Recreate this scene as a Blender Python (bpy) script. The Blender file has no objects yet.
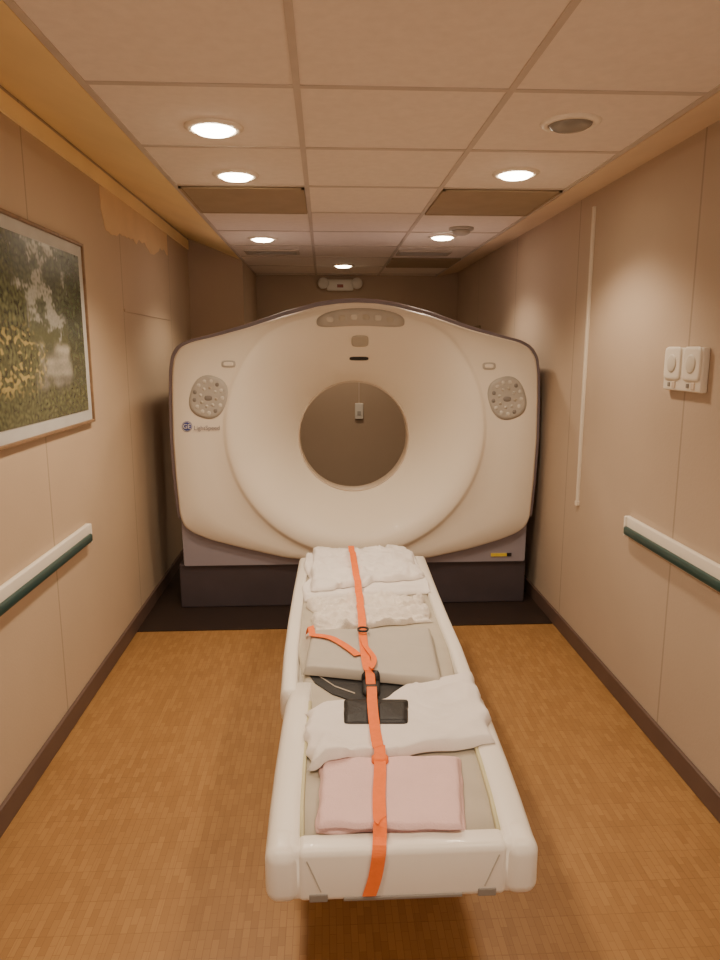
import bpy, bmesh, math, random
from mathutils import Vector, Matrix, noise
from mathutils.bvhtree import BVHTree
random.seed(7)
S = bpy.context.scene
C = S.collection
PI = math.pi
# ---------------------------------------------------------------- camera
CAM = Vector((0, 0, 1.59)); F = 700.0
PITCH = math.radians(10.5); YAW = math.radians(2.9)
cam = bpy.data.objects.new('camera', bpy.data.cameras.new('camera')); C.objects.link(cam)
cam.location = CAM; cam.rotation_euler = (PI/2 - PITCH, 0, -YAW)
cam.data.sensor_width = 36; cam.data.lens = F*36/960; cam.data.clip_start = .02
S.camera = cam
R = cam.rotation_euler.to_matrix()
def ray(px, py):
    return (R @ Vector(((px-360)/F, (480-py)/F, -1))).normalized()
def atz(px, py, z):
    d = ray(px, py); return CAM + d*((z-CAM.z)/d.z)
def aty(px, py, y):
    d = ray(px, py); return CAM + d*((y-CAM.y)/d.y)
# ---------------------------------------------------------------- materials
def mat(name, col, rough=.6, var=.06, scale=8, bump=0, bscale=60, metal=0, emit=0, ecol=None, coat=0):
    m = bpy.data.materials.new(name); m.use_nodes = True
    nt = m.node_tree; b = nt.nodes['Principled BSDF']
    b.inputs['Roughness'].default_value = rough; b.inputs['Metallic'].default_value = metal
    b.inputs['Coat Weight'].default_value = coat
    tc = nt.nodes.new('ShaderNodeTexCoord')
    n = nt.nodes.new('ShaderNodeTexNoise'); n.inputs['Scale'].default_value = scale; n.inputs['Detail'].default_value = 3
    nt.links.new(tc.outputs['Object'], n.inputs['Vector'])
    r = nt.nodes.new('ShaderNodeValToRGB')
    r.color_ramp.elements[0].position = .3; r.color_ramp.elements[1].position = .7
    r.color_ramp.elements[0].color = (*[c*(1-var) for c in col], 1)
    r.color_ramp.elements[1].color = (*[min(1, c*(1+var)) for c in col], 1)
    nt.links.new(n.outputs['Fac'], r.inputs['Fac']); nt.links.new(r.outputs['Color'], b.inputs['Base Color'])
    if bump:
        n2 = nt.nodes.new('ShaderNodeTexNoise'); n2.inputs['Scale'].default_value = bscale
        nt.links.new(tc.outputs['Object'], n2.inputs['Vector'])
        bp = nt.nodes.new('ShaderNodeBump'); bp.inputs['Strength'].default_value = bump; bp.inputs['Distance'].default_value = .01
        nt.links.new(n2.outputs['Fac'], bp.inputs['Height']); nt.links.new(bp.outputs['Normal'], b.inputs['Normal'])
    if emit:
        b.inputs['Emission Color'].default_value = (*(ecol or col), 1); b.inputs['Emission Strength'].default_value = emit
    return m
M = {}
M['ceil'] = mat('ceiling tile', (.87, .775, .69), .9, .03, 30, .05, 150)
M['tbar'] = mat('ceiling grid', (.60, .51, .43), .5)
M['band'] = mat('ceiling side band', (.78, .61, .42), .8, .04, 4)
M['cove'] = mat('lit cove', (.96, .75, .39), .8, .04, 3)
M['patch'] = mat('painted lit wall patch', (.78, .57, .33), .8, .05, 5)  # lighter tan imitates downlight falling on the upper left wall
M['brownpanel'] = mat('brown panel', (.37, .275, .165), .7)
M['base'] = mat('baseboard', (.13, .08, .062), .5)
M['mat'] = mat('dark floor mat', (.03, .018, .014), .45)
M['cream'] = mat('cream moulded plastic', (.88, .80, .68), .45, .015, 3, coat=.05)
M['cream2'] = mat('bore liner plastic', (.66, .54, .42), .4, .02, 3)
M['shell'] = mat('mauve grey shell', (.26, .22, .25), .45, .03, 3)
M['lav'] = mat('lavender grey base cover', (.30, .27, .31), .5, .04, 3)
M['plinth'] = mat('dark plinth', (.062, .048, .056), .5, .1, 5)
M['tbase'] = mat('dark brown pedestal base', (.075, .040, .022), .7, .1, 5)
M['grey'] = mat('grey control plastic', (.47, .43, .375), .5)
M['button'] = mat('pale button plastic', (.64, .60, .53), .5)
M['dgrey'] = mat('dark grey plastic', (.24, .215, .19), .5)
M['black'] = mat('black nylon', (.012, .011, .012), .5, .1, 40, .2, 200)
M['white'] = mat('white plastic', (.84, .78, .68), .4, .02)
M['raceway'] = mat('painted raceway plastic', (.76, .68, .57), .5, .02)
M['insert'] = mat('pale round insert', (.70, .64, .54), .5)
M['tablew'] = mat('table white plastic', (.86, .81, .73), .40, .015, 3, coat=.08)
M['pad'] = mat('grey beige pad', (.48, .43, .35), .7, .05, 10)
M['edge'] = mat('yellow green edge strip', (.62, .57, .34), .5)
M['sheet'] = mat('white cotton sheet', (.84, .785, .745), .9, .03, 12, .1, 220)
M['towel'] = mat('white towel', (.80, .73, .65), .95, .07, 25, .4, 160)
M['pillow'] = mat('grey vinyl pillow', (.48, .44, .38), .6, .03, 10)
M['pink'] = mat('pink cotton blanket', (.80, .55, .54), .95, .03, 14, .25, 260)
M['orange'] = mat('orange webbing', (.92, .18, .02), .7, .05, 60, .1, 300)
M['green'] = mat('dark green vinyl', (.02, .06, .055), .4)
M['blue'] = mat('blue badge', (.05, .07, .30), .4)
M['yellow'] = mat('yellow sticker', (.75, .55, .05), .5)
M['frame'] = mat('golden brown wooden frame', (.24, .14, .07), .4, .2, 30)
M['matboard'] = mat('pale grey mat board', (.54, .53, .50), .8)
M['chrome'] = mat('bright trim ring', (.92, .84, .72), .3)
M['lamp'] = mat('glowing lamp', (1, .85, .6), .5, 0, 3, emit=30, ecol=(1, .84, .60))
M['lampoff'] = mat('unlit lamp glass', (.27, .25, .22), .25)
M['vent'] = mat('ceiling vent paint', (.50, .42, .34), .6)

def wall_mat(name, col, off, pitch=1.22, hor=None):
    m = mat(name, col, .75, .03, 2.2, .06, 90)
    nt = m.node_tree; b = nt.nodes['Principled BSDF']
    src = b.inputs['Base Color'].links[0].from_socket
    g = nt.nodes.new('ShaderNodeNewGeometry'); sp = nt.nodes.new('ShaderNodeSeparateXYZ')
    nt.links.new(g.outputs['Position'], sp.inputs[0])
    def mth(op, a, bb):
        n = nt.nodes.new('ShaderNodeMath'); n.operation = op
        for i, v in enumerate((a, bb)):
            if v is None: continue
            if isinstance(v, (int, float)): n.inputs[i].default_value = v
            else: nt.links.new(v, n.inputs[i])
        return n.outputs[0]
    a = mth('SUBTRACT', sp.outputs['Y'], off-pitch*10)
    a = mth('MODULO', a, pitch)
    l = mth('LESS_THAN', a, .011)
    mx = nt.nodes.new('ShaderNodeMix'); mx.data_type = 'RGBA'
    nt.links.new(mth('MULTIPLY', l, .5), mx.inputs['Factor'])
    nt.links.new(src, mx.inputs['A']); mx.inputs['B'].default_value = (*[c*.45 for c in col], 1)
    nt.links.new(mx.outputs['Result'], b.inputs['Base Color'])
    return m
M['walll'] = wall_mat('left wall vinyl panel', (.57, .435, .305), 2.80)
M['wallr'] = wall_mat('right wall vinyl panel', (.52, .405, .305), 2.57)
M['wallb'] = mat('rear wall vinyl panel', (.50, .37, .26), .75, .03, 2)

def floor_mat():
    m = bpy.data.materials.new('strip wood floor'); m.use_nodes = True
    nt = m.node_tree; b = nt.nodes['Principled BSDF']; N = nt.nodes.new; L = nt.links.new
    g = N('ShaderNodeNewGeometry'); mp = N('ShaderNodeMapping'); mp.inputs['Rotation'].default_value = (0, 0, PI/2)
    L(g.outputs['Position'], mp.inputs['Vector'])
    br = N('ShaderNodeTexBrick'); L(mp.outputs[0], br.inputs['Vector'])
    br.inputs['Scale'].default_value = 1; br.inputs['Brick Width'].default_value = .061; br.inputs['Row Height'].default_value = .020
    br.inputs['Mortar Size'].default_value = .0006; br.offset = .5; br.inputs['Bias'].default_value = 0
    br.inputs['Color1'].default_value = (.40, .215, .073, 1); br.inputs['Color2'].default_value = (.325, .165, .052, 1)
    br.inputs['Mortar'].default_value = (.25, .12, .036, 1)
    n = N('ShaderNodeTexNoise'); n.inputs['Scale'].default_value = 2.2; n.inputs['Detail'].default_value = 4
    L(g.outputs['Position'], n.inputs['Vector'])
    mx = N('ShaderNodeMix'); mx.data_type = 'RGBA'; mx.blend_type = 'MULTIPLY'; mx.inputs['Factor'].default_value = .3
    rp = N('ShaderNodeValToRGB'); rp.color_ramp.elements[0].color = (.6, .55, .5, 1); rp.color_ramp.elements[1].color = (1.2, 1.2, 1.2, 1)
    L(n.outputs['Fac'], rp.inputs['Fac']); L(br.outputs['Color'], mx.inputs['A']); L(rp.outputs['Color'], mx.inputs['B'])
    sp = N('ShaderNodeSeparateXYZ'); L(g.outputs['Position'], sp.inputs[0])
    def mth(op, a, bb):
        q = N('ShaderNodeMath'); q.operation = op
        for i, v in enumerate((a, bb)):
            if isinstance(v, (int, float)): q.inputs[i].default_value = v
            else: L(v, q.inputs[i])
        return q.outputs[0]
    ly = mth('LESS_THAN', mth('MODULO', mth('ADD', sp.outputs['Y'], 30.5), .122), .003)
    lx = mth('LESS_THAN', mth('MODULO', mth('ADD', sp.outputs['X'], 30.5), .122), .002)
    l = mth('MULTIPLY', mth('MAXIMUM', lx, ly), .22)
    m2 = N('ShaderNodeMix'); m2.data_type = 'RGBA'; L(l, m2.inputs['Factor']); L(mx.outputs['Result'], m2.inputs['A']); m2.inputs['B'].default_value = (.16, .07, .02, 1)
    L(m2.outputs['Result'], b.inputs['Base Color']); b.inputs['Roughness'].default_value = .48
    return m
M['floor'] = floor_mat()

# ---------------------------------------------------------------- helpers
def tag(o, label=None, cat=None, group=None, kind=None):
    if label: o['label'] = label
    if cat: o['category'] = cat
    if group: o['group'] = group
    if kind: o['kind'] = kind
    return o
def thing(name, loc, label, cat, group=None):
    o = bpy.data.objects.new(name, None); C.objects.link(o); o.location = loc; o.empty_display_size = .05
    return tag(o, label, cat, group)
def mobj(name, verts, faces, m, parent=None, smooth=True, local=False):
    me = bpy.data.meshes.new(name)
    off = parent.location.copy() if parent is not None else Vector()
    if local: off = Vector()
    me.from_pydata([tuple(Vector(v)-off) for v in verts], [], faces)
    bm = bmesh.new(); bm.from_mesh(me); bmesh.ops.recalc_face_normals(bm, faces=bm.faces); bm.to_mesh(me); bm.free()
    if smooth:
        for p in me.polygons: p.use_smooth = True
    o = bpy.data.objects.new(name, me); C.objects.link(o); me.materials.append(m)
    if parent is not None: o.parent = parent
    return o
def rootoff(o):
    off = Vector()
    while o is not None: off += o.location; o = o.parent
    return off
def subpart(name, verts, faces, m, parent, smooth=True):
    off = rootoff(parent)
    return mobj(name, [Vector(v)-off for v in verts], faces, m, parent, smooth, local=True)
def worldmesh(o):
    off = rootoff(o)
    return [v.co+off for v in o.data.vertices], [list(p.vertices) for p in o.data.polygons]
def bmdata(bm):
    bm.verts.ensure_lookup_table()
    for i, v in enumerate(bm.verts): v.index = i
    v = [v.co.copy() for v in bm.verts]; f = [[x.index for x in fc.verts] for fc in bm.faces]; bm.free(); return v, f
def rbox(lo, hi, r=0, seg=2):
    bm = bmesh.new(); bmesh.ops.create_cube(bm, size=1)
    lo = Vector(lo); hi = Vector(hi); c = (lo+hi)/2; s = hi-lo
    for v in bm.verts: v.co = Vector((v.co.x*s.x, v.co.y*s.y, v.co.z*s.z)) + c
    if r > 0: bmesh.ops.bevel(bm, geom=bm.edges[:], offset=r, segments=seg, profile=.5, affect='EDGES')
    return bmdata(bm)
def merge(*parts):
    V = []; Fc = []
    for v, f in parts:
        k = len(V); V += list(v); Fc += [[i+k for i in q] for q in f]
    return V, Fc
def lathe(prof, n=48, axis='Z', c=(0, 0, 0), closed=False, e=2.0):
    V = []; Fc = []
    for (r, h) in prof:
        for i in range(n):
            a = 2*PI*i/n
            ca, sa = math.cos(a), math.sin(a)
            q = (abs(ca)**e+abs(sa)**e)**(-1/e); ca *= q; sa *= q
            if axis == 'Z': V.append(Vector((r*ca, r*sa, h))+Vector(c))
            elif axis == 'Y': V.append(Vector((r*ca, h, r*sa))+Vector(c))
            else: V.append(Vector((h, r*ca, r*sa))+Vector(c))
    for k in range(len(prof)-1 + (1 if closed else 0)):
        a0 = k*n; b0 = ((k+1) % len(prof))*n
        for i in range(n):
            j = (i+1) % n
            Fc.append([a0+i, a0+j, b0+j, b0+i])
    if not closed:
        if prof[0][0] > 1e-4: Fc.append(list(range(n)))
        if prof[-1][0] > 1e-4: Fc.append([(len(prof)-1)*n+i for i in range(n)])
    return V, Fc
def box(name, lo, hi, m, parent=None, r=0, seg=2, smooth=False):
    v, f = rbox(lo, hi, r, seg)
    if parent is not None: return subpart(name, v, f, m, parent, smooth)
    return mobj(name, v, f, m, None, smooth)
def struct(o): o['kind'] = 'structure'; return o
def copy_tree(o, parent=None):
    c = o.copy(); C.objects.link(c)
    if parent is not None: c.parent = parent
    for ch in list(o.children): copy_tree(ch, c)
    return c

# ---------------------------------------------------------------- room shell
XL, XR, Y0, Y1, HC = -1.10, 1.35, -1.2, 7.2, 2.32
GX = [-.66, -.07, .54, 1.12]
struct(box('floor', (XL-.1, Y0, -.08), (XR+.1, Y1+.1, 0), M['floor']))
struct(box('wall_left', (XL-.1, Y0, 0), (XL, Y1+.1, 2.66), M['walll']))
struct(box('wall_right', (XR, Y0, 0), (XR+.1, Y1+.1, 2.66), M['wallr']))
struct(box('wall_back', (XL, Y1, 0), (XR, Y1+.1, 2.66), M['wallb']))
struct(box('ceiling', (GX[0], Y0, HC), (GX[3]+.02, Y1, HC+.06), M['ceil']))
def slope(name, xa, za, xb, zb, y1, m):
    v = [(xa, Y0, za), (xa, y1, za), (xb, y1, zb), (xb, Y0, zb), (xa, Y0, za+.07), (xa, y1, za+.07), (xb, y1, zb+.07), (xb, Y0, zb+.07)]
    return struct(mobj(name, v, [[0, 1, 2, 3], [4, 5, 6, 7], [0, 1, 5, 4], [2, 3, 7, 6], [1, 2, 6, 5], [0, 3, 7, 4]], m, smooth=False))
slope('trim_1', GX[3]+.012, HC-.006, XR, HC+.040, Y1, M['band'])
slope('trim_2', GX[0]-.012, HC-.004, XL, HC+.165, 6.0, M['cove'])
struct(box('trim_3', (XL, Y0, HC+.075), (XL+.010, 6.0, HC+.145), M['cove']))
struct(box('trim_4', (XL, 6.0, 0), (GX[0], Y1, HC+.30), M['wallb']))
parts = []
for x in GX: parts.append(rbox((x-.010, Y0, HC-.004), (x+.010, Y1, HC)))
y = 2.14-.61*5
while y < Y1:
    parts.append(rbox((GX[0], y-.010, HC-.0035), (GX[3], y+.010, HC))); y += .61
struct(mobj('trim_5', *merge(*parts), M['tbar'], smooth=False))
struct(box('baseboard_left', (XL, Y0, 0), (XL+.016, 6.0, .09), M['base'], r=.004))
struct(box('baseboard_right', (XR-.016, Y0, 0), (XR, Y1, .09), M['base'], r=.004))
struct(box('baseboard_back', (GX[0], Y1-.016, 0), (XR-.016, Y1, .09), M['base'], r=.004))
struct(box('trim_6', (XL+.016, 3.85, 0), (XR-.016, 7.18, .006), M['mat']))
struct(box('trim_7', (XL, 4.02, 1.80), (XL+.006, 5.2, 1.815), M['walll']))
V = []; Fc = []; n = 60  # lit area of the left wall, painted as a thin ragged-edged sheet
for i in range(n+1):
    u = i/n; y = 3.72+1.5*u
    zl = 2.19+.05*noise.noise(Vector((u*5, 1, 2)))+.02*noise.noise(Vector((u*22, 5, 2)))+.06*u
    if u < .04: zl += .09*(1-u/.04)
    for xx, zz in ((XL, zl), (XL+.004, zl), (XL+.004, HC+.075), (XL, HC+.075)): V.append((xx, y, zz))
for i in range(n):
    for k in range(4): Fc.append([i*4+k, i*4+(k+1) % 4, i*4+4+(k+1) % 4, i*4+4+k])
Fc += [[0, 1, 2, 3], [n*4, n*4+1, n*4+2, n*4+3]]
struct(mobj('painted_light', V, Fc, M['patch'], smooth=False))
# ---------------------------------------------------------------- ceiling fixtures
def downlight(name, lamp_m, label, loc, group):
    t = thing(name, loc, label, 'ceiling light', group)
    v, f = lathe([(.070, -.004), (.074, -.010), (.088, -.008), (.098, -.001), (.098, 0), (.070, 0)], 40, closed=True)
    mobj('trim_ring', v, f, M['chrome'], t, local=True)
    v, f = lathe([(.071, -.002), (.068, -.010), (.055, -.018), (.03, -.022), (.002, -.023)], 40)
    mobj('lamp', v, f, lamp_m, t, local=True)
    return t
lp = [(-.36, 2.53, 'lit round downlight in the ceiling, nearest and largest glowing one, above the framed picture'),
      (-.365, 3.17, 'lit round downlight just behind the nearest one, before the left brown ceiling panel'),
      (.81, 3.085, 'lit round downlight behind the unlit grey one, before the right brown ceiling panel'),
      (-.40, 4.885, 'small lit downlight behind the left brown ceiling panel'),
      (.78, 4.75, 'small lit downlight behind the right brown ceiling panel and round detector'),
      (.175, 6.35, 'smallest lit downlight in the middle ceiling column above the emergency light'),
      (-.38, .8, 'downlight added overhead on the left to brighten the room, out of frame'),  # this and the next are unseen fixtures, added for room brightness
      (.82, .8, 'downlight added overhead on the right to brighten the room, out of frame')]
proto = None
for i, (x, y, lab) in enumerate(lp):
    if proto is None:
        proto = o = downlight('downlight', M['lamp'], lab, (x, y, HC), 'recessed ceiling downlights')
    else:
        o = copy_tree(proto)
    o.location = (x, y, HC); o['label'] = lab
    ld = bpy.data.lights.new('downlight_lamp', 'SPOT'); ld.energy = [55, 55, 55, 40, 40, 40, 54, 48][i]; ld.color = (1, .81, .60)
    ld.spot_size = math.radians(130); ld.spot_blend = .55; ld.shadow_soft_size = .08
    lo = bpy.data.objects.new('downlight_lamp', ld); C.objects.link(lo); lo.location = (x, y, HC-.04)
o = downlight('downlight', M['lampoff'], 'unlit grey round downlight in the right ceiling column', (.81, 2.42, HC), 'recessed ceiling downlights')
for x0, x1, y, lab in ((GX[0]+.012, GX[1]-.012, 3.665, 'brown ceiling panel at the left, between two lit downlights'),
                  (GX[2]+.012, GX[3]-.012, 3.665, 'brown ceiling panel at the right, just before the round detector'),
                  (GX[2]+.012, GX[3]-.012, 6.105, 'far brown ceiling panel at the right near the rear wall')):
    t = thing('ceiling_panel', ((x0+x1)/2, y, HC), lab, 'ceiling panel', 'brown ceiling panels')
    box('panel', (x0, y-.293, HC-.010), (x1, y+.293, HC), M['brownpanel'], t, r=.004)
    fr = merge(rbox((x0, y-.293, HC-.013), (x0+.013, y+.293, HC)), rbox((x1-.013, y-.293, HC-.013), (x1, y+.293, HC)),
               rbox((x0, y-.293, HC-.013), (x1, y-.28, HC)), rbox((x0, y+.28, HC-.013), (x1, y+.293, HC)))
    subpart('frame', *fr, M['brownpanel'], t, False)
for x, y, lab in ((-.38, 5.5, 'small rectangular vent in the left ceiling column near the rear'),
                  (.76, 5.5, 'small rectangular vent in the right ceiling column near the rear')):
    t = thing('ceiling_vent', (x, y, HC), lab, 'vent', 'rear ceiling vents')
    subpart('frame', *merge(rbox((x-.2, y-.11, HC-.014), (x+.2, y-.09, HC)), rbox((x-.2, y+.09, HC-.014), (x+.2, y+.11, HC)),
            rbox((x-.2, y-.09, HC-.014), (x-.18, y+.09, HC)), rbox((x+.18, y-.09, HC-.014), (x+.2, y+.09, HC))), M['vent'], t, False)
    subpart('louvre', *merge(*[rbox((x-.18, y-.085+.03*k, HC-.010), (x+.18, y-.070+.03*k, HC-.001)) for k in range(6)]), M['grey'], t, False)
t = thing('smoke_detector', (.84, 4.42, HC), 'small grey round detector on the ceiling behind the right brown panel', 'smoke detector')
subpart('base', *lathe([(.075, HC), (.075, HC-.012), (.062, HC-.014), (.001, HC-.014)], 32, c=(.84, 4.42, 0)), M['grey'], t)
subpart('sensor_head', *lathe([(.055, HC-.014), (.05, HC-.034), (.03, HC-.042), (.001, HC-.043)], 32, c=(.84, 4.42, 0)), M['grey'], t)

# ---------------------------------------------------------------- emergency light on rear wall
ex = aty(340, 285, Y1)
t = thing('emergency_light', (ex.x, Y1, ex.z-.06), 'white twin-lamp emergency light high on the rear wall above the scanner', 'emergency light')
box('housing', (ex.x-.13, Y1-.07, ex.z-.06), (ex.x+.13, Y1+.003, ex.z+.05), M['white'], t, r=.012, smooth=True)
box('indicator', (ex.x-.03, Y1-.076, ex.z-.03), (ex.x+.03, Y1-.069, ex.z), mat('dull red lens', (.35, .08, .05), .4), t, r=.002)
for s in (-1, 1):
    subpart('lamp_head', *lathe([(.02, 0), (.045, -.01), (.055, -.06), (.05, -.075), (.001, -.08)], 24, 'Y', (ex.x+s*.165, Y1-.02, ex.z+.01)), M['white'], t)
hx = aty(359, 410, Y1)
t = thing('wall_control', (hx.x, Y1, hx.z-.09), 'small white control box on the rear wall, seen through the scanner opening', 'wall control')
box('housing', (hx.x-.042, Y1-.03, hx.z-.09), (hx.x+.042, Y1, hx.z+.07), M['white'], t, r=.006)
box('button', (hx.x-.018, Y1-.036, hx.z-.05), (hx.x+.018, Y1-.029, hx.z-.01), M['grey'], t, r=.002)
box('cord', (hx.x-.004, Y1-.014, hx.z+.07), (hx.x+.004, Y1-.004, hx.z+.6), M['cream2'], t)
# ---------------------------------------------------------------- gantry
GY = 4.15
px_out = [(357, 302), (376, 303), (396, 306), (430, 315), (470, 329), (500, 337), (520, 342), (531, 348), (537, 358), (539, 374), (539, 400), (538, 440), (535, 480), (531, 518), (527, 527), (518, 534),
          (500, 541), (470, 550), (430, 559), (395, 563), (357, 564), (320, 563), (285, 559), (245, 550), (210, 541), (192, 534), (183, 527), (179, 516), (175, 480), (172, 440), (171, 400), (171, 372), (173, 357), (179, 347), (190, 342), (212, 337), (245, 328), (285, 315), (318, 306), (338, 303)]
out = [aty(x, y, GY) for x, y in px_out]
GCX = aty(356, 432, GY).x; CZ1 = 1.122; CZ0 = 1.045
def Rout(a, k=1.0):
    dx, dz = math.cos(a), math.sin(a); best = .8
    n = len(out)
    for i in range(n):
        x1, z1 = out[i].x-GCX, out[i].z-CZ1; x2, z2 = out[(i+1) % n].x-GCX, out[(i+1) % n].z-CZ1
        ex_, ez_ = x2-x1, z2-z1; den = dx*ez_-dz*ex_
        if abs(den) < 1e-9: continue
        t_ = (x1*ez_-z1*ex_)/den; u_ = (x1*dz-z1*dx)/den
        if t_ > 0 and -1e-6 <= u_ <= 1+1e-6: best = t_
    return best
NA = 420
RO = [Rout(2*PI*i/NA) for i in range(NA)]
RO = [sum(RO[(i+k) % NA] for k in (-1, 0, 1))/3 for i in range(NA)]
def smin(a, b, k=.05):
    h = max(0, min(1, .5+.5*(b-a)/k)); return b*(1-h)+a*h-k*h*(1-h)
RR = [smin(.764, r-.050) for r in RO]
def g(s):
    return -.034 + .344*(1-s)**1.75 + .012*s**8
rings = []
NS = 34
for k in range(NS+1):
    s = k/NS; row = []
    for i in range(NA):
        a = 2*PI*i/NA; r = .352+(RR[i]-.352)*s; cz = CZ0+(CZ1-CZ0)*(s*s*(3-2*s))
        row.append((GCX+r*math.cos(a), GY+g(s), cz+r*math.sin(a)))
    rings.append(row)
def outer_row(fr, yy):
    return [(GCX+fr(i)*math.cos(2*PI*i/NA), GY+yy, CZ1+fr(i)*math.sin(2*PI*i/NA)) for i in range(NA)]
rings.append(outer_row(lambda i: RR[i]+.007, -.017))
rings.append(outer_row(lambda i: RR[i]+.016, -.010))
rings.append(outer_row(lambda i: RR[i]+.027, -.0045))
for q in (.3, .6):
    rings.append(outer_row(lambda i: (RR[i]+.027)*(1-q)+(RO[i]-.0215)*q, -.003+.003*q))
for dr, yy in ((.017, .001), (.009, .008), (.002, .022), (0, .04), (0, .07)):
    rings.append(outer_row(lambda i: RO[i]-dr, yy))
V = [v for r in rings for v in r]; Fc = []
for k in range(len(rings)-1):
    for i in range(NA):
        j = (i+1) % NA; Fc.append([k*NA+i, k*NA+j, (k+1)*NA+j, (k+1)*NA+i])
gan = thing('ct_scanner', (GCX, 4.6, .006), 'large cream ring-shaped scanner gantry with grey base across the far end of the room', 'ct scanner')
subpart('front_cover', V, Fc, M['cream'], gan)
bv = BVHTree.FromPolygons(V, Fc)
def shell_rows():
    rows = []
    for dr, yy in ((-.03, .055), (.016, .050), (.026, .06), (.028, .08), (.028, .55), (.028, .86), (.0, .90), (-.06, .92)):
        rows.append(outer_row(lambda i: RO[i]+dr*(1 if math.sin(2*PI*i/NA) > -.45 else .1), yy))
    rows.append([(GCX+.60*math.cos(2*PI*i/NA), GY+.92, CZ0+.60*math.sin(2*PI*i/NA)) for i in range(NA)])
    return rows
rows = shell_rows(); V2 = [v for r in rows for v in r]; F2 = []
for k in range(len(rows)-1):
    for i in range(NA):
        j = (i+1) % NA; F2.append([k*NA+i, k*NA+j, (k+1)*NA+j, (k+1)*NA+i])
subpart('outer_shell', V2, F2, M['shell'], gan)
prof = [(.352, .309), (.347, .320), (.345, .40), (.36, .50), (.45, .75), (.60, .92)]
subpart('bore_liner', *(lambda vf: (vf[0], [q for q in vf[1] if len(q) == 4]))(lathe(prof, 96, 'Y', (GCX, GY, CZ0))), M['cream2'], gan)
subpart('bore_lip', *lathe([(.356, .304), (.352, .298), (.347, .304), (.347, .33), (.356, .33)], 96, 'Y', (GCX, GY, CZ0), closed=True), M['cream2'], gan)
bl = aty(183, 568, GY); br_ = aty(526, 568, GY)
pp = [(bl.x, bl.z+.008), (bl.x+.008, bl.z), (br_.x-.008, bl.z), (br_.x, bl.z+.008), (br_.x+.004, bl.z+.31), (br_.x-.33, bl.z+.31), (br_.x-.45, bl.z+.17), (bl.x+.45, bl.z+.17), (bl.x+.33, bl.z+.31), (bl.x-.004, bl.z+.31)]
k = len(pp); V = [(x, GY+.040, z) for x, z in pp]+[(x, GY+.85, z) for x, z in pp]
Fc = [list(range(k)), list(range(k, 2*k))]+[[i, (i+1) % k, k+(i+1) % k, k+i] for i in range(k)]
subpart('lower_cover', V, Fc, M['lav'], gan, False)
pl = aty(178, 572, GY+.02); pr = aty(527, 572, GY+.02)
box('plinth', (pl.x, GY+.06, .006), (pr.x, GY+.80, bl.z+.004), M['plinth'], gan, r=.008)

def patch(name, cx, cy, w, h, m, parent, e=4.0, ht=.006, bvh=None, K=6, NP=40, rot=0, bend=0):
    bvh = bvh or bv; hit0, n0, _, _ = bvh.ray_cast(CAM, ray(cx, cy))
    base = []; top = []
    for k in range(K+1):
        rr = k/K
        for i in range(NP):
            a = 2*PI*i/NP; ca, sa = math.cos(a), math.sin(a)
            q = (abs(ca)**e+abs(sa)**e)**(-1/e)
            x = q*ca*w/2*rr; y = q*sa*h/2*rr + bend*(x/(w/2))**2
            x, y = x*math.cos(rot)-y*math.sin(rot), x*math.sin(rot)+y*math.cos(rot)
            hit, n, _, _ = bvh.ray_cast(CAM, ray(cx+x, cy+y))
            if hit is None: hit, n = hit0, n0
            if n.dot(ray(cx, cy)) > 0: n = -n
            top.append(hit + n*(ht if k < K else ht*.55))
            if k == K: base.append(hit - n*.002)
    V = top + base; Fc = []
    for k in range(K):
        for i in range(NP):
            j = (i+1) % NP; Fc.append([k*NP+i, k*NP+j, (k+1)*NP+j, (k+1)*NP+i])
    o = (K+1)*NP
    for i in range(NP):
        j = (i+1) % NP; Fc.append([K*NP+i, K*NP+j, o+j, o+i])
    Fc.append([o+i for i in range(NP)])
    return subpart(name, V, Fc, m, parent)
dp = patch('display_panel', 360.5, 317, 88, 17, M['grey'], gan, e=3, ht=.006, bend=5)
for k in range(6):
    x = 330+k*12; patch('display_window', x, 317+5*((x-360)/44)**2, 8, 6, M['pad'] if k % 2 else M['button'], dp, e=4, ht=.009, K=2, NP=16)
patch('sensor_window', 360, 341, 17, 11, M['pad'], gan, e=4, ht=.006)
patch('slot', 359, 358.5, 19, 3.5, M['black'], gan, e=4, ht=.004)
patch('indicator_frame', 228.5, 364, 14, 7, M['grey'], gan, e=4, ht=.005)
patch('indicator', 228.5, 364, 10, 4, M['cream'], gan, e=4, ht=.008)
patch('indicator_frame', 489, 366, 13, 7, M['grey'], gan, e=4, ht=.005)
patch('indicator', 489, 366, 9, 4, M['cream'], gan, e=4, ht=.008)
for sx, cx, cy in ((1, 208.5, 397), (-1, 507, 398)):
    cp = patch('control_panel', cx, cy, 37, 43, M['grey'], gan, e=2.5, ht=.006, rot=.3*sx)
    patch('centre_display', cx, cy+1, 9, 6, M['dgrey'], cp, e=3, ht=.009, K=2, NP=20)
    for k in range(13):
        a = -PI*.9+k*2*PI/13
        patch('button', cx+14*math.cos(a), cy+16*math.sin(a), 4.4, 4.8, M['button'] if k % 4 else M['dgrey'], cp, e=2.5, ht=.009, K=2, NP=14)
    for k in range(8):
        a = k*2*PI/8+.2
        patch('button', cx+8*math.cos(a), cy+9.5*math.sin(a), 3.6, 3.8, M['button'] if k % 3 else M['pad'], cp, e=2.5, ht=.010, K=1, NP=12)
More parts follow.
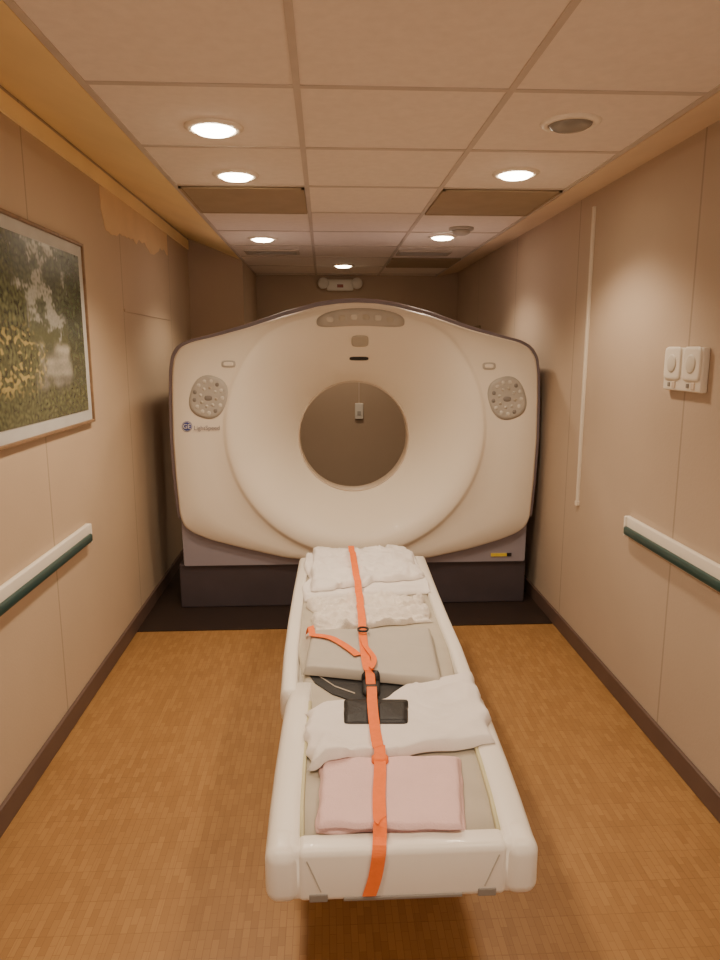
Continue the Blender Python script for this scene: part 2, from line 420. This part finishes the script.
def text_part(name, s, px, py, hpx, m, parent, wpx=None):
    hit, n, _, _ = bv.ray_cast(CAM, ray(px, py)); sc = hit.y/F
    cu = bpy.data.curves.new(name, 'FONT'); cu.body = s; cu.size = hpx*sc*1.35; cu.extrude = .0006; cu.align_x = 'CENTER'; cu.align_y = 'CENTER'
    to = bpy.data.objects.new('tmp', cu); C.objects.link(to); bpy.context.view_layer.update()
    me = bpy.data.meshes.new_from_object(to)
    vs = [v.co.copy() for v in me.vertices]; fs = [list(p.vertices) for p in me.polygons]
    bpy.data.objects.remove(to)
    w = max(v.x for v in vs)-min(v.x for v in vs); kx = (wpx*sc/w) if wpx else 1
    W = [Vector((hit.x+v.x*kx, hit.y-.0075-v.z, hit.z+v.y)) for v in vs]
    return subpart(name, W, fs, m, parent, False)
bd = patch('badge', 187, 426.5, 10.5, 10.5, M['blue'], gan, e=2, ht=.004, K=2, NP=32)
hit, n, _, _ = bv.ray_cast(CAM, ray(187, 426.5))
subpart('badge_ring', *lathe([(.026, -.006), (.028, -.006), (.028, -.003), (.026, -.003)], 32, 'Y', hit, closed=True), M['white'], bd)
text_part('lettering', 'GE', 187, 426.5, 4.6, M['white'], bd)
text_part('lettering', 'LightSpeed', 207, 428, 4.6, M['shell'], gan, 25)
sp = aty(499, 555, GY+.03)
box('sticker', (sp.x-.05, GY+.034, sp.z-.010), (sp.x+.05, GY+.041, sp.z+.010), M['yellow'], gan)
box('sticker', (sp.x+.052, GY+.034, sp.z-.010), (sp.x+.08, GY+.041, sp.z+.010), M['black'], gan)

# ---------------------------------------------------------------- patient table
def loft(stations, sect):
    rows = []
    for st in stations: rows.append(sect(*st))
    n = len(rows[0]); V = [p for r in rows for p in r]; Fc = []
    for k in range(len(rows)-1):
        for i in range(n):
            j = (i+1) % n; Fc.append([k*n+i, k*n+j, (k+1)*n+j, (k+1)*n+i])
    Fc.append(list(range(n))); Fc.append([(len(rows)-1)*n+i for i in range(n)])
    return V, Fc
ZB = .412; ZT = .540
def sect(y, xl, xr, ins=0, zs=1.0, rw=1.0):
    hl = [(.09, ZB), (.045, ZB), (.018, ZB+.008), (.005, ZB+.024), (0, ZB+.05), (0, ZT-.036), (.004, ZT-.018), (.012, ZT-.006), (.024, ZT-.001), (.060, ZT), (.072, ZT-.002), (.077, ZT-.008), (.079, ZT-.035)]
    zc = .475
    f = lambda z: zc+(z-zc)*zs
    L = [(xl+ins+a*rw, y, f(z)) for a, z in hl]; Rr = [(xr-ins-a*rw, y, f(z)) for a, z in reversed(hl)]
    return L+Rr
def stn(py, pxl, pxr, z=.48):
    a = atz(pxl, py, z); b = atz(pxr, py, z); return ((a.y+b.y)/2, a.x, b.x)
far = [stn(py, a, b) for py, a, b in ((568, 299, 426), (600, 293, 438), (630, 288, 450), (660, 284, 463), (706, 280, 480))]
near = [stn(py, a, b) for py, a, b in ((696, 290, 472), (716, 285, 485), (740, 281, 495), (780, 275, 510), (820, 270, 524), (860, 266, 537))]
tb = thing('patient_table', (.12, 2.5, 0), 'long white patient table with rounded side rails extending from the scanner', 'patient table')
fs = [(far[0][0]+.015, far[0][1], far[0][2], .02, .9, .7)] + [(*q, 0, 1, .7) for q in far[:-1]] + [(far[-1][0]+.02, far[-1][1], far[-1][2], .001, 1, .7), (far[-1][0], far[-1][1], far[-1][2], .010, .9, .7)]
fv, ff = loft(fs, sect); subpart('cradle_frame', fv, ff, M['tablew'], tb)
ye, xle, xre = near[-1]
ns = [(near[0][0], near[0][1], near[0][2], .008, .92, .85)] + [(*q, 0, 1, 1) for q in near[1:]]
ns += [(ye-.012, xle, xre, .002, 1, 1), (ye-.022, xle, xre, .007, .97, 1), (ye-.030, xle, xre, .016, .90, 1), (ye-.036, xle, xre, .030, .76, .85)]
nv, nf = loft(ns, sect)
subpart('table_frame', nv, nf, M['tablew'], tb)
YF = ye-.036
ep = rbox((xle+.070, YF-.004, ZB+.002), (xre-.070, YF+.060, ZT-.001), .016, 5)
epo = subpart('end_panel', *ep, M['tablew'], tb, True)
for s, x in ((1, xle+.090), (-1, xre-.090)):
    V = []
    for yy in (YF-.0055, YF-.003):
        V += [(x, yy, ZT-.022), (x+s*.003, yy, ZT-.022), (x+s*.033, yy, ZB+.030), (x+s*.030, yy, ZB+.030)]
    subpart('seam', V, [[0, 1, 2, 3], [4, 5, 6, 7], [0, 1, 5, 4], [1, 2, 6, 5], [2, 3, 7, 6], [3, 0, 4, 7]], M['grey'], epo, False)
cb = []
for s, x in ((1, xle), (-1, xre)):
    q_ = rbox((min(x+.001*s, x+.078*s), YF-.010, ZB-.001), (max(x+.001*s, x+.078*s), YF+.090, ZT+.001), .030, 7); cb.append(q_)
    subpart('corner_bumper', *q_, M['tablew'], tb)
    xx = xle+.08+.016 if s > 0 else xre-.08-.056
    box('latch_slot', (xx, YF-.007, ZB+.006), (xx+.040, YF, ZB+.024), M['dgrey'], tb, r=.002)
box('grip_slot', (xle+.17, YF-.007, ZB+.006), (xre-.17, YF, ZB+.014), M['dgrey'], tb, r=.002)
padst = []
for q in far[:-1]+near[1:-1]:
    padst.append((q[0], q[1]+(.073 if q in near else .052), q[2]-(.073 if q in near else .052)))
padst = sorted(padst, reverse=True)
padst.append((YF+.055, xle+.075, xre-.075))
def psect(y, xl, xr):
    return [(xl, y, .495), (xl, y, .520), (xl+.008, y, .528), (xl+.03, y, .530), ((xl+xr)/2, y, .528), (xr-.03, y, .530), (xr-.008, y, .528), (xr, y, .520), (xr, y, .495)]
pv, pf = loft(padst, psect); subpart('cradle_pad', pv, pf, M['pad'], tb)
for s in (0, 1):
    st = [(y, (a if s == 0 else b-.010)) for y, a, b in padst if y < 2.35]
    ev, ef = loft(st, lambda y, a: [(a, y, .515), (a, y, .534), (a+.002, y, .537), (a+.008, y, .537), (a+.010, y, .534), (a+.010, y, .515)])
    subpart('edge_strip', ev, ef, M['edge'], tb)
box('lift_column', (-.02, 1.95, .03), (.30, 3.1, ZB+.01), M['lav'], tb, r=.02)
box('pedestal_base', (-.05, 1.86, 0), (.33, 3.5, .045), M['tbase'], tb, r=.02, seg=4, smooth=True)

# ---------------------------------------------------------------- linen
allv = [merge((fv, ff), (nv, nf), ep, (pv, pf), *cb)]
TB = BVHTree.FromPolygons(*allv[0])
def cloth(name, quad, zlow, zt, amp, freq, m, label, cat, seed=0, pw=8, edge=.0, N=64, folds=0, fdir=0, root=None, ridge=.5, drape=False, fine=.3):
    cs = [atz(x, y, zt) for x, y in quad]     # TL TR BR BL
    pts = {}
    base = {}
    for j in range(N+1):
        v_ = j/N
        for i in range(N+1):
            u = i/N
            p = (cs[0]*(1-u)+cs[1]*u)*(1-v_)+(cs[3]*(1-u)+cs[2]*u)*v_
            o = Vector((noise.noise(Vector((u*4, v_*4, seed))), noise.noise(Vector((u*4, v_*4, seed+9))), 0))*edge
            p = p+o; pts[i, j] = p
            zb_ = zlow
            if drape:
                h, _, _, _ = TB.ray_cast(Vector((p.x, p.y, 1.2)), Vector((0, 0, -1)))
                zb_ = max(zlow, h.z+.002) if h is not None else .500
            base[i, j] = zb_
    if drape:
        for _ in range(2):
            nb = {}
            for (i, j), z in base.items():
                l = [base.get((i+a, j+b), z) for a in (-1, 0, 1) for b in (-1, 0, 1)]
                nb[i, j] = max(z, sum(l)/9)
            base = nb
    top = []; bot = []
    for j in range(N+1):
        v_ = j/N
        for i in range(N+1):
            u = i/N; p = pts[i, j]
            prof = max(0, (1-abs(2*u-1)**pw)*(1-abs(2*v_-1)**pw))**.33
            q = Vector((p.x*freq, p.y*freq, seed*3.1))
            w1 = noise.noise(q+Vector((noise.noise(q*.6)*1.6, noise.noise(q*.7+Vector((5, 0, 0)))*1.6, 0)))
            w2 = 1-2*abs(noise.noise(q*.8+Vector((3, 7, 1))))
            w4 = (1-abs(noise.noise(q*1.3+Vector((1, 2, 8))+Vector((w1, w1, 0)))))**6
            w3 = noise.noise(q*2.7)*fine
            h = (w1*.6+w2*ridge+w3+w4*ridge)*amp
            if folds: h += .5*amp*math.sin((u if fdir == 0 else v_)*folds*PI*2+w1*2)
            z = base[i, j]+.003+max(.002, (zt-zlow)+h)*prof
            top.append(Vector((p.x, p.y, z))); bot.append(Vector((p.x, p.y, base[i, j]+.001)))
    V = top+bot; n = (N+1)*(N+1); Fc = []
    for j in range(N):
        for i in range(N):
            a = j*(N+1)+i; Fc.append([a, a+1, a+N+2, a+N+1]); Fc.append([n+a, n+a+N+1, n+a+N+2, n+a+1])
    per = [i for i in range(N+1)]+[j*(N+1)+N for j in range(1, N+1)]+[N*(N+1)+i for i in range(N-1, -1, -1)]+[j*(N+1) for j in range(N-1, 0, -1)]
    for k in range(len(per)):
        a, b = per[k], per[(k+1) % len(per)]; Fc.append([a, b, n+b, n+a])
    allv.append((V, Fc))
    if root is not None: return subpart(name, V, Fc, m, root)
    o = mobj(name, V, Fc, m); tag(o, label, cat); return o
shr = thing('sheet', tuple(atz(362, 575, .53)), 'crumpled white sheet at the scanner end of the patient table', 'sheet')
cloth('lower_layer', [(306, 548), (410, 545), (431, 592), (304, 599)], .531, .543, .016, 8, M['sheet'], None, None, 1, 18, .045, drape=True, root=shr, fine=.15)
TB = BVHTree.FromPolygons(*merge(allv[0], allv[1]))
cloth('upper_layer', [(314, 549), (407, 548), (424, 580), (311, 592)], .538, .552, .026, 10, M['sheet'], None, None, 8, 14, .055, drape=True, root=shr, fine=.2)
TB = BVHTree.FromPolygons(*allv[0])
cloth('towel', [(311, 602), (421, 595), (433, 619), (313, 629)], .531, .547, .026, 15, M['towel'], 'bunched white towel between the crumpled sheet and the grey pillow', 'towel', 2, 8, .045, folds=2, fdir=1)
bsx = thing('black_mat', tuple(atz(375, 680, .53)), 'thin black curved mat showing under the near edge of the grey pillow', 'mat')
arc = [(305, 668), (315, 682), (332, 693), (352, 700), (378, 703), (403, 701), (424, 695), (442, 684)]
up = [(310, 655), (320, 655), (335, 655), (355, 655), (380, 655), (405, 655), (420, 655), (434, 655)]
V = []; Fc = []
for (a, b), (c, d) in zip(arc, up):
    p = atz(a, b, .536); q = atz(c, d, .536)
    V += [(p.x, p.y, .5305), (p.x, p.y, .5345), (q.x, q.y, .5345), (q.x, q.y, .5305)]
for i in range(len(arc)-1):
    for k in range(4): Fc.append([i*4+k, i*4+(k+1) % 4, i*4+4+(k+1) % 4, i*4+4+k])
e = (len(arc)-1)*4; Fc += [[0, 1, 2, 3], [e, e+1, e+2, e+3]]
subpart('body', V, Fc, M['black'], bsx, False); allv.append((V, Fc))
V = []; Fc = []
for a, b in arc[:4]:
    p = atz(a+3, b-7, .536); V += [(p.x, p.y-.003, .5347), (p.x, p.y+.003, .5347), (p.x, p.y+.003, .5358), (p.x, p.y-.003, .5358)]
for i in range(3):
    for k in range(4): Fc.append([i*4+k, i*4+(k+1) % 4, i*4+4+(k+1) % 4, i*4+4+k])
Fc += [[0, 1, 2, 3], [12, 13, 14, 15]]
subpart('piping', V, Fc, M['pad'], bsx, False)
cloth('pillow', [(311, 629), (431, 626), (443, 680), (303, 666)], .5365, .568, .003, 6, M['pillow'], 'flat grey vinyl pillow lying across the middle of the table', 'pillow', 3, 22)
bl_ = thing('blanket', tuple(atz(390, 800, .53)), 'folded pink blanket at the near end of the patient table', 'blanket')
cloth('lower_fold', [(321, 757), (461, 756), (466, 829), (316, 829)], .531, .543, .003, 7, M['pink'], None, None, 6, 18, .008, root=bl_)
cloth('upper_fold', [(323, 757), (459, 755), (463, 824), (317, 824)], .548, .562, .005, 6, M['pink'], None, None, 5, 12, .010, root=bl_)
TB = BVHTree.FromPolygons(*merge(allv[0], allv[-1], allv[-2]))
cloth('sheet', [(305, 712), (473, 674), (495, 741), (307, 767)], .536, .549, .014, 5, M['sheet'], 'smooth folded white sheet between the grey pillow and the pink blanket', 'sheet', 4, 24, .035, ridge=.7, drape=True, fine=.15)
BV = BVHTree.FromPolygons(*merge(*allv))
def ribbon(name, pts, width, m, parent=None, off=.004, th=.0018, n=120, z0=None):
    P = []
    L = [0]
    for a, b in zip(pts, pts[1:]): L.append(L[-1]+math.hypot(b[0]-a[0], b[1]-a[1]))
    def cr(p0, p1, p2, p3, t):
        return tuple(.5*((2*p1[k])+(-p0[k]+p2[k])*t+(2*p0[k]-5*p1[k]+4*p2[k]-p3[k])*t*t+(-p0[k]+3*p1[k]-3*p2[k]+p3[k])*t**3) for k in (0, 1))
    for i in range(n+1):
        s = L[-1]*i/n; k = 0
        while k < len(L)-2 and L[k+1] < s: k += 1
        t_ = (s-L[k])/(L[k+1]-L[k])
        P.append(cr(pts[max(0, k-1)], pts[k], pts[k+1], pts[min(len(pts)-1, k+2)], t_))
    W = []; Nn = []
    for x, y in P:
        h, nn, _, _ = BV.ray_cast(CAM, ray(x, y))
        if h is None: continue
        front = h.y < YF+.004
        W.append(h); Nn.append(Vector((0, -1, .02)).normalized() if front else Vector((0, 0, 1)))
    for _ in range(2):
        Nn = [(Nn[max(0, i-1)]+Nn[i]+Nn[min(len(Nn)-1, i+1)]).normalized() for i in range(len(Nn))]
    side = []
    for i in range(len(W)):
        T = W[min(len(W)-1, i+2)]-W[max(0, i-2)]; T = Vector((T.x, T.y, T.z if Nn[i].z < .9 else 0))
        s = T.cross(Nn[i]); s.z = 0; side.append(s.normalized() if s.length > 1e-6 else Vector((1, 0, 0)))
    for _ in range(6):
        side = [(side[max(0, i-1)]+side[i]+side[min(len(side)-1, i+1)]).normalized() for i in range(len(side))]
    H = []
    for i in range(len(W)):
        if Nn[i].z > .8:
            z = W[i].z
            for s in (-.5, -.25, 0, .25, .5):
                q = W[i]+side[i]*width*s
                h, _, _, _ = BV.ray_cast(Vector((q.x, q.y, 1.2)), Vector((0, 0, -1)))
                if h is not None: z = max(z, h.z)
            H.append(z)
        else: H.append(W[i].z)
    top = [i for i in range(len(W)) if Nn[i].z > .8]
    H2 = list(H)
    for i in top: H2[i] = max(H[j] for j in range(max(0, i-2), min(len(H), i+3)) if Nn[j].z > .8)
    for _ in range(3):
        H3 = list(H2)
        for i in top:
            J = [j for j in (i-1, i, i+1) if 0 <= j < len(H2) and Nn[j].z > .8]; H3[i] = sum(H2[j] for j in J)/len(J)
        H2 = H3
    V = []
    for i in range(len(W)):
        c = Vector((W[i].x, W[i].y, H2[i]))+Nn[i]*off
        for s, o_ in ((-.5, 0), (.5, 0), (.5, th), (-.5, th)): V.append(c+side[i]*width*s+Nn[i]*o_)
    Fc = []
    for i in range(len(W)-1):
        for k in range(4):
            Fc.append([i*4+k, i*4+(k+1) % 4, i*4+4+(k+1) % 4, i*4+4+k])
    Fc.append([0, 1, 2, 3]); e = (len(W)-1)*4; Fc.append([e, e+1, e+2, e+3])
    return subpart(name, V, Fc, m, parent, False)
h0, _, _, _ = BV.ray_cast(CAM, ray(371, 690))
pc = thing('pouch', tuple(BV.ray_cast(CAM, ray(376, 712))[0]), 'flat black pouch on the folded white sheet under the orange strap', 'pouch')
pb = patch('body', 376, 712, 64, 24, M['black'], pc, e=18, ht=.004, bvh=BV, K=6, NP=96)
pf2 = patch('flap', 392, 712, 28, 20, M['black'], pc, e=14, ht=.0065, bvh=BV, K=4, NP=64)
allv.append(worldmesh(pb)); allv.append(worldmesh(pf2))
BV = BVHTree.FromPolygons(*merge(*allv))
st = thing('safety_strap', tuple(h0), 'bright orange webbing strap running lengthwise over the linen on the table', 'strap')
main = [(351, 550), (354, 565), (358, 590), (361, 615), (363, 640), (366, 662), (371, 690), (373, 715), (376, 740), (380, 762), (379, 800), (380, 830), (379, 850), (375, 875), (369, 894)]
ribbon('webbing', main, .030, M['orange'], st, .005, n=160)
ribbon('loose_tail', [(306, 637), (318, 637), (332, 640), (346, 648), (358, 657)], .028, M['orange'], st, .005, n=40)
ribbon('loose_tail', [(370, 674), (374, 662), (366, 650), (362, 640)], .018, M['orange'], st, .011, n=30)
bk = patch('buckle', 371, 684, 18, 25, M['black'], st, e=7, ht=.016, bvh=BV, K=4, NP=36)
patch('buckle_prong', 371, 677, 9, 6, M['dgrey'], bk, e=4, ht=.019, bvh=BV, K=2, NP=16)
patch('webbing_knot', 380, 761, 17, 8, M['orange'], st, e=3, ht=.014, bvh=BV, K=4, NP=24)
hr = BV.ray_cast(CAM, ray(363, 634))[0]
def torus(c, R_, r_, n=28, k=8):
    V = []; Fc = []
    for i in range(n):
        a = 2*PI*i/n
        for j in range(k):
            b = 2*PI*j/k; V.append(Vector(c)+Vector(((R_+r_*math.cos(b))*math.cos(a), (R_+r_*math.cos(b))*math.sin(a)*1.1, r_*math.sin(b))))
    for i in range(n):
        for j in range(k):
            Fc.append([i*k+j, ((i+1) % n)*k+j, ((i+1) % n)*k+(j+1) % k, i*k+(j+1) % k])
    return V, Fc
subpart('adjuster_ring', *torus(hr+Vector((0, 0, .018)), .018, .004), M['black'], st)

# ---------------------------------------------------------------- handrails
def handrail(x, s, y0, y1, zc, label):
    t = thing('handrail', (x, y1, zc), label, 'handrail', 'wall handrails')
    def bx(n, p0, p1, ya, yb, z0, z1, m, r):
        xs = sorted((x+s*p0, x+s*p1)); box(n, (xs[0], ya, z0), (xs[1], yb, z1), m, t, r=r, seg=3, smooth=True)
    bx('backing', 0, .022, y0, y1, zc-.045, zc+.045, M['white'], .006)
    bx('bumper', .016, .036, y0, y1-.005, zc-.036, zc+.002, M['green'], .009)
    bx('cap', .0, .030, y1-.010, y1+.008, zc-.047, zc+.046, M['white'], .006)
handrail(XL, 1, .9, 3.17, .765, 'white handrail with dark green bumper on the left wall below the picture')
handrail(XR, -1, .9, 2.95, .825, 'white handrail with dark green bumper on the right wall below the call box')
t = thing('cable_raceway', (XR, 3.6, .79), 'thin white vertical cable cover on the right wall', 'cable cover')
box('channel', (XR-.014, 3.578, .79), (XR+.001, 3.600, HC-.03), M['raceway'], t, r=.003)
box('end_cap', (XR-.017, 3.575, .775), (XR+.001, 3.603, .80), M['raceway'], t, r=.003)
t = thing('call_box', (XR, 2.58, 1.44), 'white twin control box on the right wall above the handrail', 'control box')
ya, yb, za, zb = 2.42, 2.70, 1.44, 1.60
box('backplate', (XR-.026, ya, za), (XR, yb, zb), M['white'], t, r=.006, seg=3, smooth=True)
for k in range(2):
    c = ya+.070+k*.140
    cc = (0, c, (za+.042+zb)/2)
    hd = subpart('cover', *lathe([(.060, XR-.023), (.062, XR-.028), (.060, XR-.031), (.050, XR-.032), (.02, XR-.0325), (.001, XR-.0325)], 48, 'X', cc, e=8), M['white'], t)
    subpart('knob', *lathe([(.034, XR-.032), (.034, XR-.034), (.028, XR-.036), (.001, XR-.0365)], 32, 'X', cc), M['insert'], hd)
    box('switch', (XR-.030, c-.03, za+.010), (XR-.024, c-.006, za+.034), M['cream2'], t, r=.002)
    box('indicator', (XR-.029, c+.012, za+.014), (XR-.025, c+.03, za+.030), M['dgrey'], t, r=.002)
t = thing('wall_bracket', (XR, 6.2, 1.72), 'small dark brown bracket on the right wall behind the scanner top', 'bracket')
box('plate', (XR-.02, 6.1, 1.68), (XR, 6.3, 1.80), M['brownpanel'], t, r=.004)
box('arm', (XR-.16, 6.17, 1.73), (XR-.015, 6.23, 1.77), M['brownpanel'], t, r=.008)

# ---------------------------------------------------------------- framed picture
PY0, PY1, PZ0, PZ1 = 2.15, 3.35, 1.260, 2.06
t = thing('framed_picture', (XL, (PY0+PY1)/2, PZ0), 'framed landscape picture of a leafy garden pond with pale mat on the left wall', 'picture')
fw = .014
subpart('frame', *merge(rbox((XL, PY0, PZ0), (XL+.024, PY1, PZ0+fw), .003), rbox((XL, PY0, PZ1-fw), (XL+.024, PY1, PZ1), .003),
        rbox((XL, PY0, PZ0), (XL+.024, PY0+fw, PZ1), .003), rbox((XL, PY1-fw, PZ0), (XL+.024, PY1, PZ1), .003)), M['frame'], t, False)
box('mat_board', (XL, PY0+.01, PZ0+.01), (XL+.014, PY1-.01, PZ1-.01), M['matboard'], t)
a0, a1, b0, b1 = PY0+.065, PY1-.065, PZ0+.062, PZ1-.062
NU, NV_ = 360, 240; V = []; Fc = []; cols = []
def nz(x, y, s, k=0): return noise.noise(Vector((x*s, y*s, k)))
def sst(a, b, x):
    t = max(0, min(1, (x-a)/(b-a))); return t*t*(3-2*t)
def paint(u, v):
    du = u+.03*nz(u, v, 18, 1)+.01*nz(u, v, 50, 51); dv = v+.05*nz(u, v, 14, 2)+.015*nz(u, v, 50, 52)
    mist = Vector((.46, .45, .38)); leaf = Vector((.06, .068, .036)); water = Vector((.30, .28, .23)); gold = Vector((.42, .33, .12)); grass = Vector((.125, .13, .06))
    f1 = nz(u*1.6, v, 40, 40); f2 = nz(u, v, 70, 41)
    c = mist*(.7+.3*sst(.5, 1, dv))
    tr = nz(u, v, 5, 3)+.5*nz(u, v, 13, 5)+.35*f1
    k = sst(-.15, .15, tr+1.15*abs(du-.58)) * sst(.40, .52, dv)
    c = c.lerp(leaf*(.8+1.8*abs(nz(u, v, 26, 6))+.8*f1), k*.92)
    k = (1-sst(.02, .12, abs(dv-.47)))*sst(-.4, 0, tr)
    c = c.lerp(grass*.75, k)
    kw = 1-sst(.38, .48, dv)
    wv = water*(.45+.8*sst(.1, .44, dv)+.6*nz(u*.4, v*3.0, 7, 4))
    wv = wv.lerp(leaf, sst(.0, .4, nz(u, v*.4, 8, 55)))
    c = c.lerp(wv, kw)
    k = 1-sst(0, .12, du-(.50-.34*abs(dv-.32)+.12*nz(u, v, 9, 11)+.05*f1))
    if k > 0:
        b_ = grass*(.5+.9*abs(nz(u, v*.5, 34, 12))+.6*f1)
        b_ = b_.lerp(gold, .85*sst(.10, .36, nz(u, v, 38, 13)+.5*nz(u, v, 7, 31))*(1-sst(.42, .60, dv))*sst(.08, .22, dv))
        c = c.lerp(b_, k)
    c = c.lerp(leaf*(.9+1.4*abs(nz(u, v, 26, 16))+.6*f1), sst(0, .10, du-.76-.10*nz(u, v, 6, 15))*(1-sst(.85, .97, dv)))
    k = 1-sst(0, .10, dv-.13-.08*nz(u, v, 5, 17))
    c = c.lerp(grass*(.6+.9*abs(nz(u, v, 32, 18))+.5*f1), k)
    return c*(1+.18*f2)
for j in range(NV_+1):
    for i in range(NU+1):
        u, v_ = i/NU, j/NV_
        V.append((XL+.0165, a0+(a1-a0)*u, b0+(b1-b0)*v_)); cols.append(paint(u, v_))
for j in range(NV_):
    for i in range(NU):
        a = j*(NU+1)+i; Fc.append([a, a+1, a+NU+2, a+NU+1])
pm = bpy.data.materials.new('painted garden'); pm.use_nodes = True
an = pm.node_tree.nodes.new('ShaderNodeAttribute'); an.attribute_name = 'paint'
pm.node_tree.links.new(an.outputs['Color'], pm.node_tree.nodes['Principled BSDF'].inputs['Base Color'])
pm.node_tree.nodes['Principled BSDF'].inputs['Roughness'].default_value = .25
po = subpart('print', V, Fc, pm, t, False)
at = po.data.color_attributes.new('paint', 'FLOAT_COLOR', 'POINT')
for i, c in enumerate(cols): at.data[i].color = (max(0, c.x), max(0, c.y), max(0, c.z), 1)

# ---------------------------------------------------------------- world
w = bpy.data.worlds.new('world'); S.world = w; w.use_nodes = True
w.node_tree.nodes['Background'].inputs[0].default_value = (1, .83, .67, 1)
w.node_tree.nodes['Background'].inputs[1].default_value = 1.0
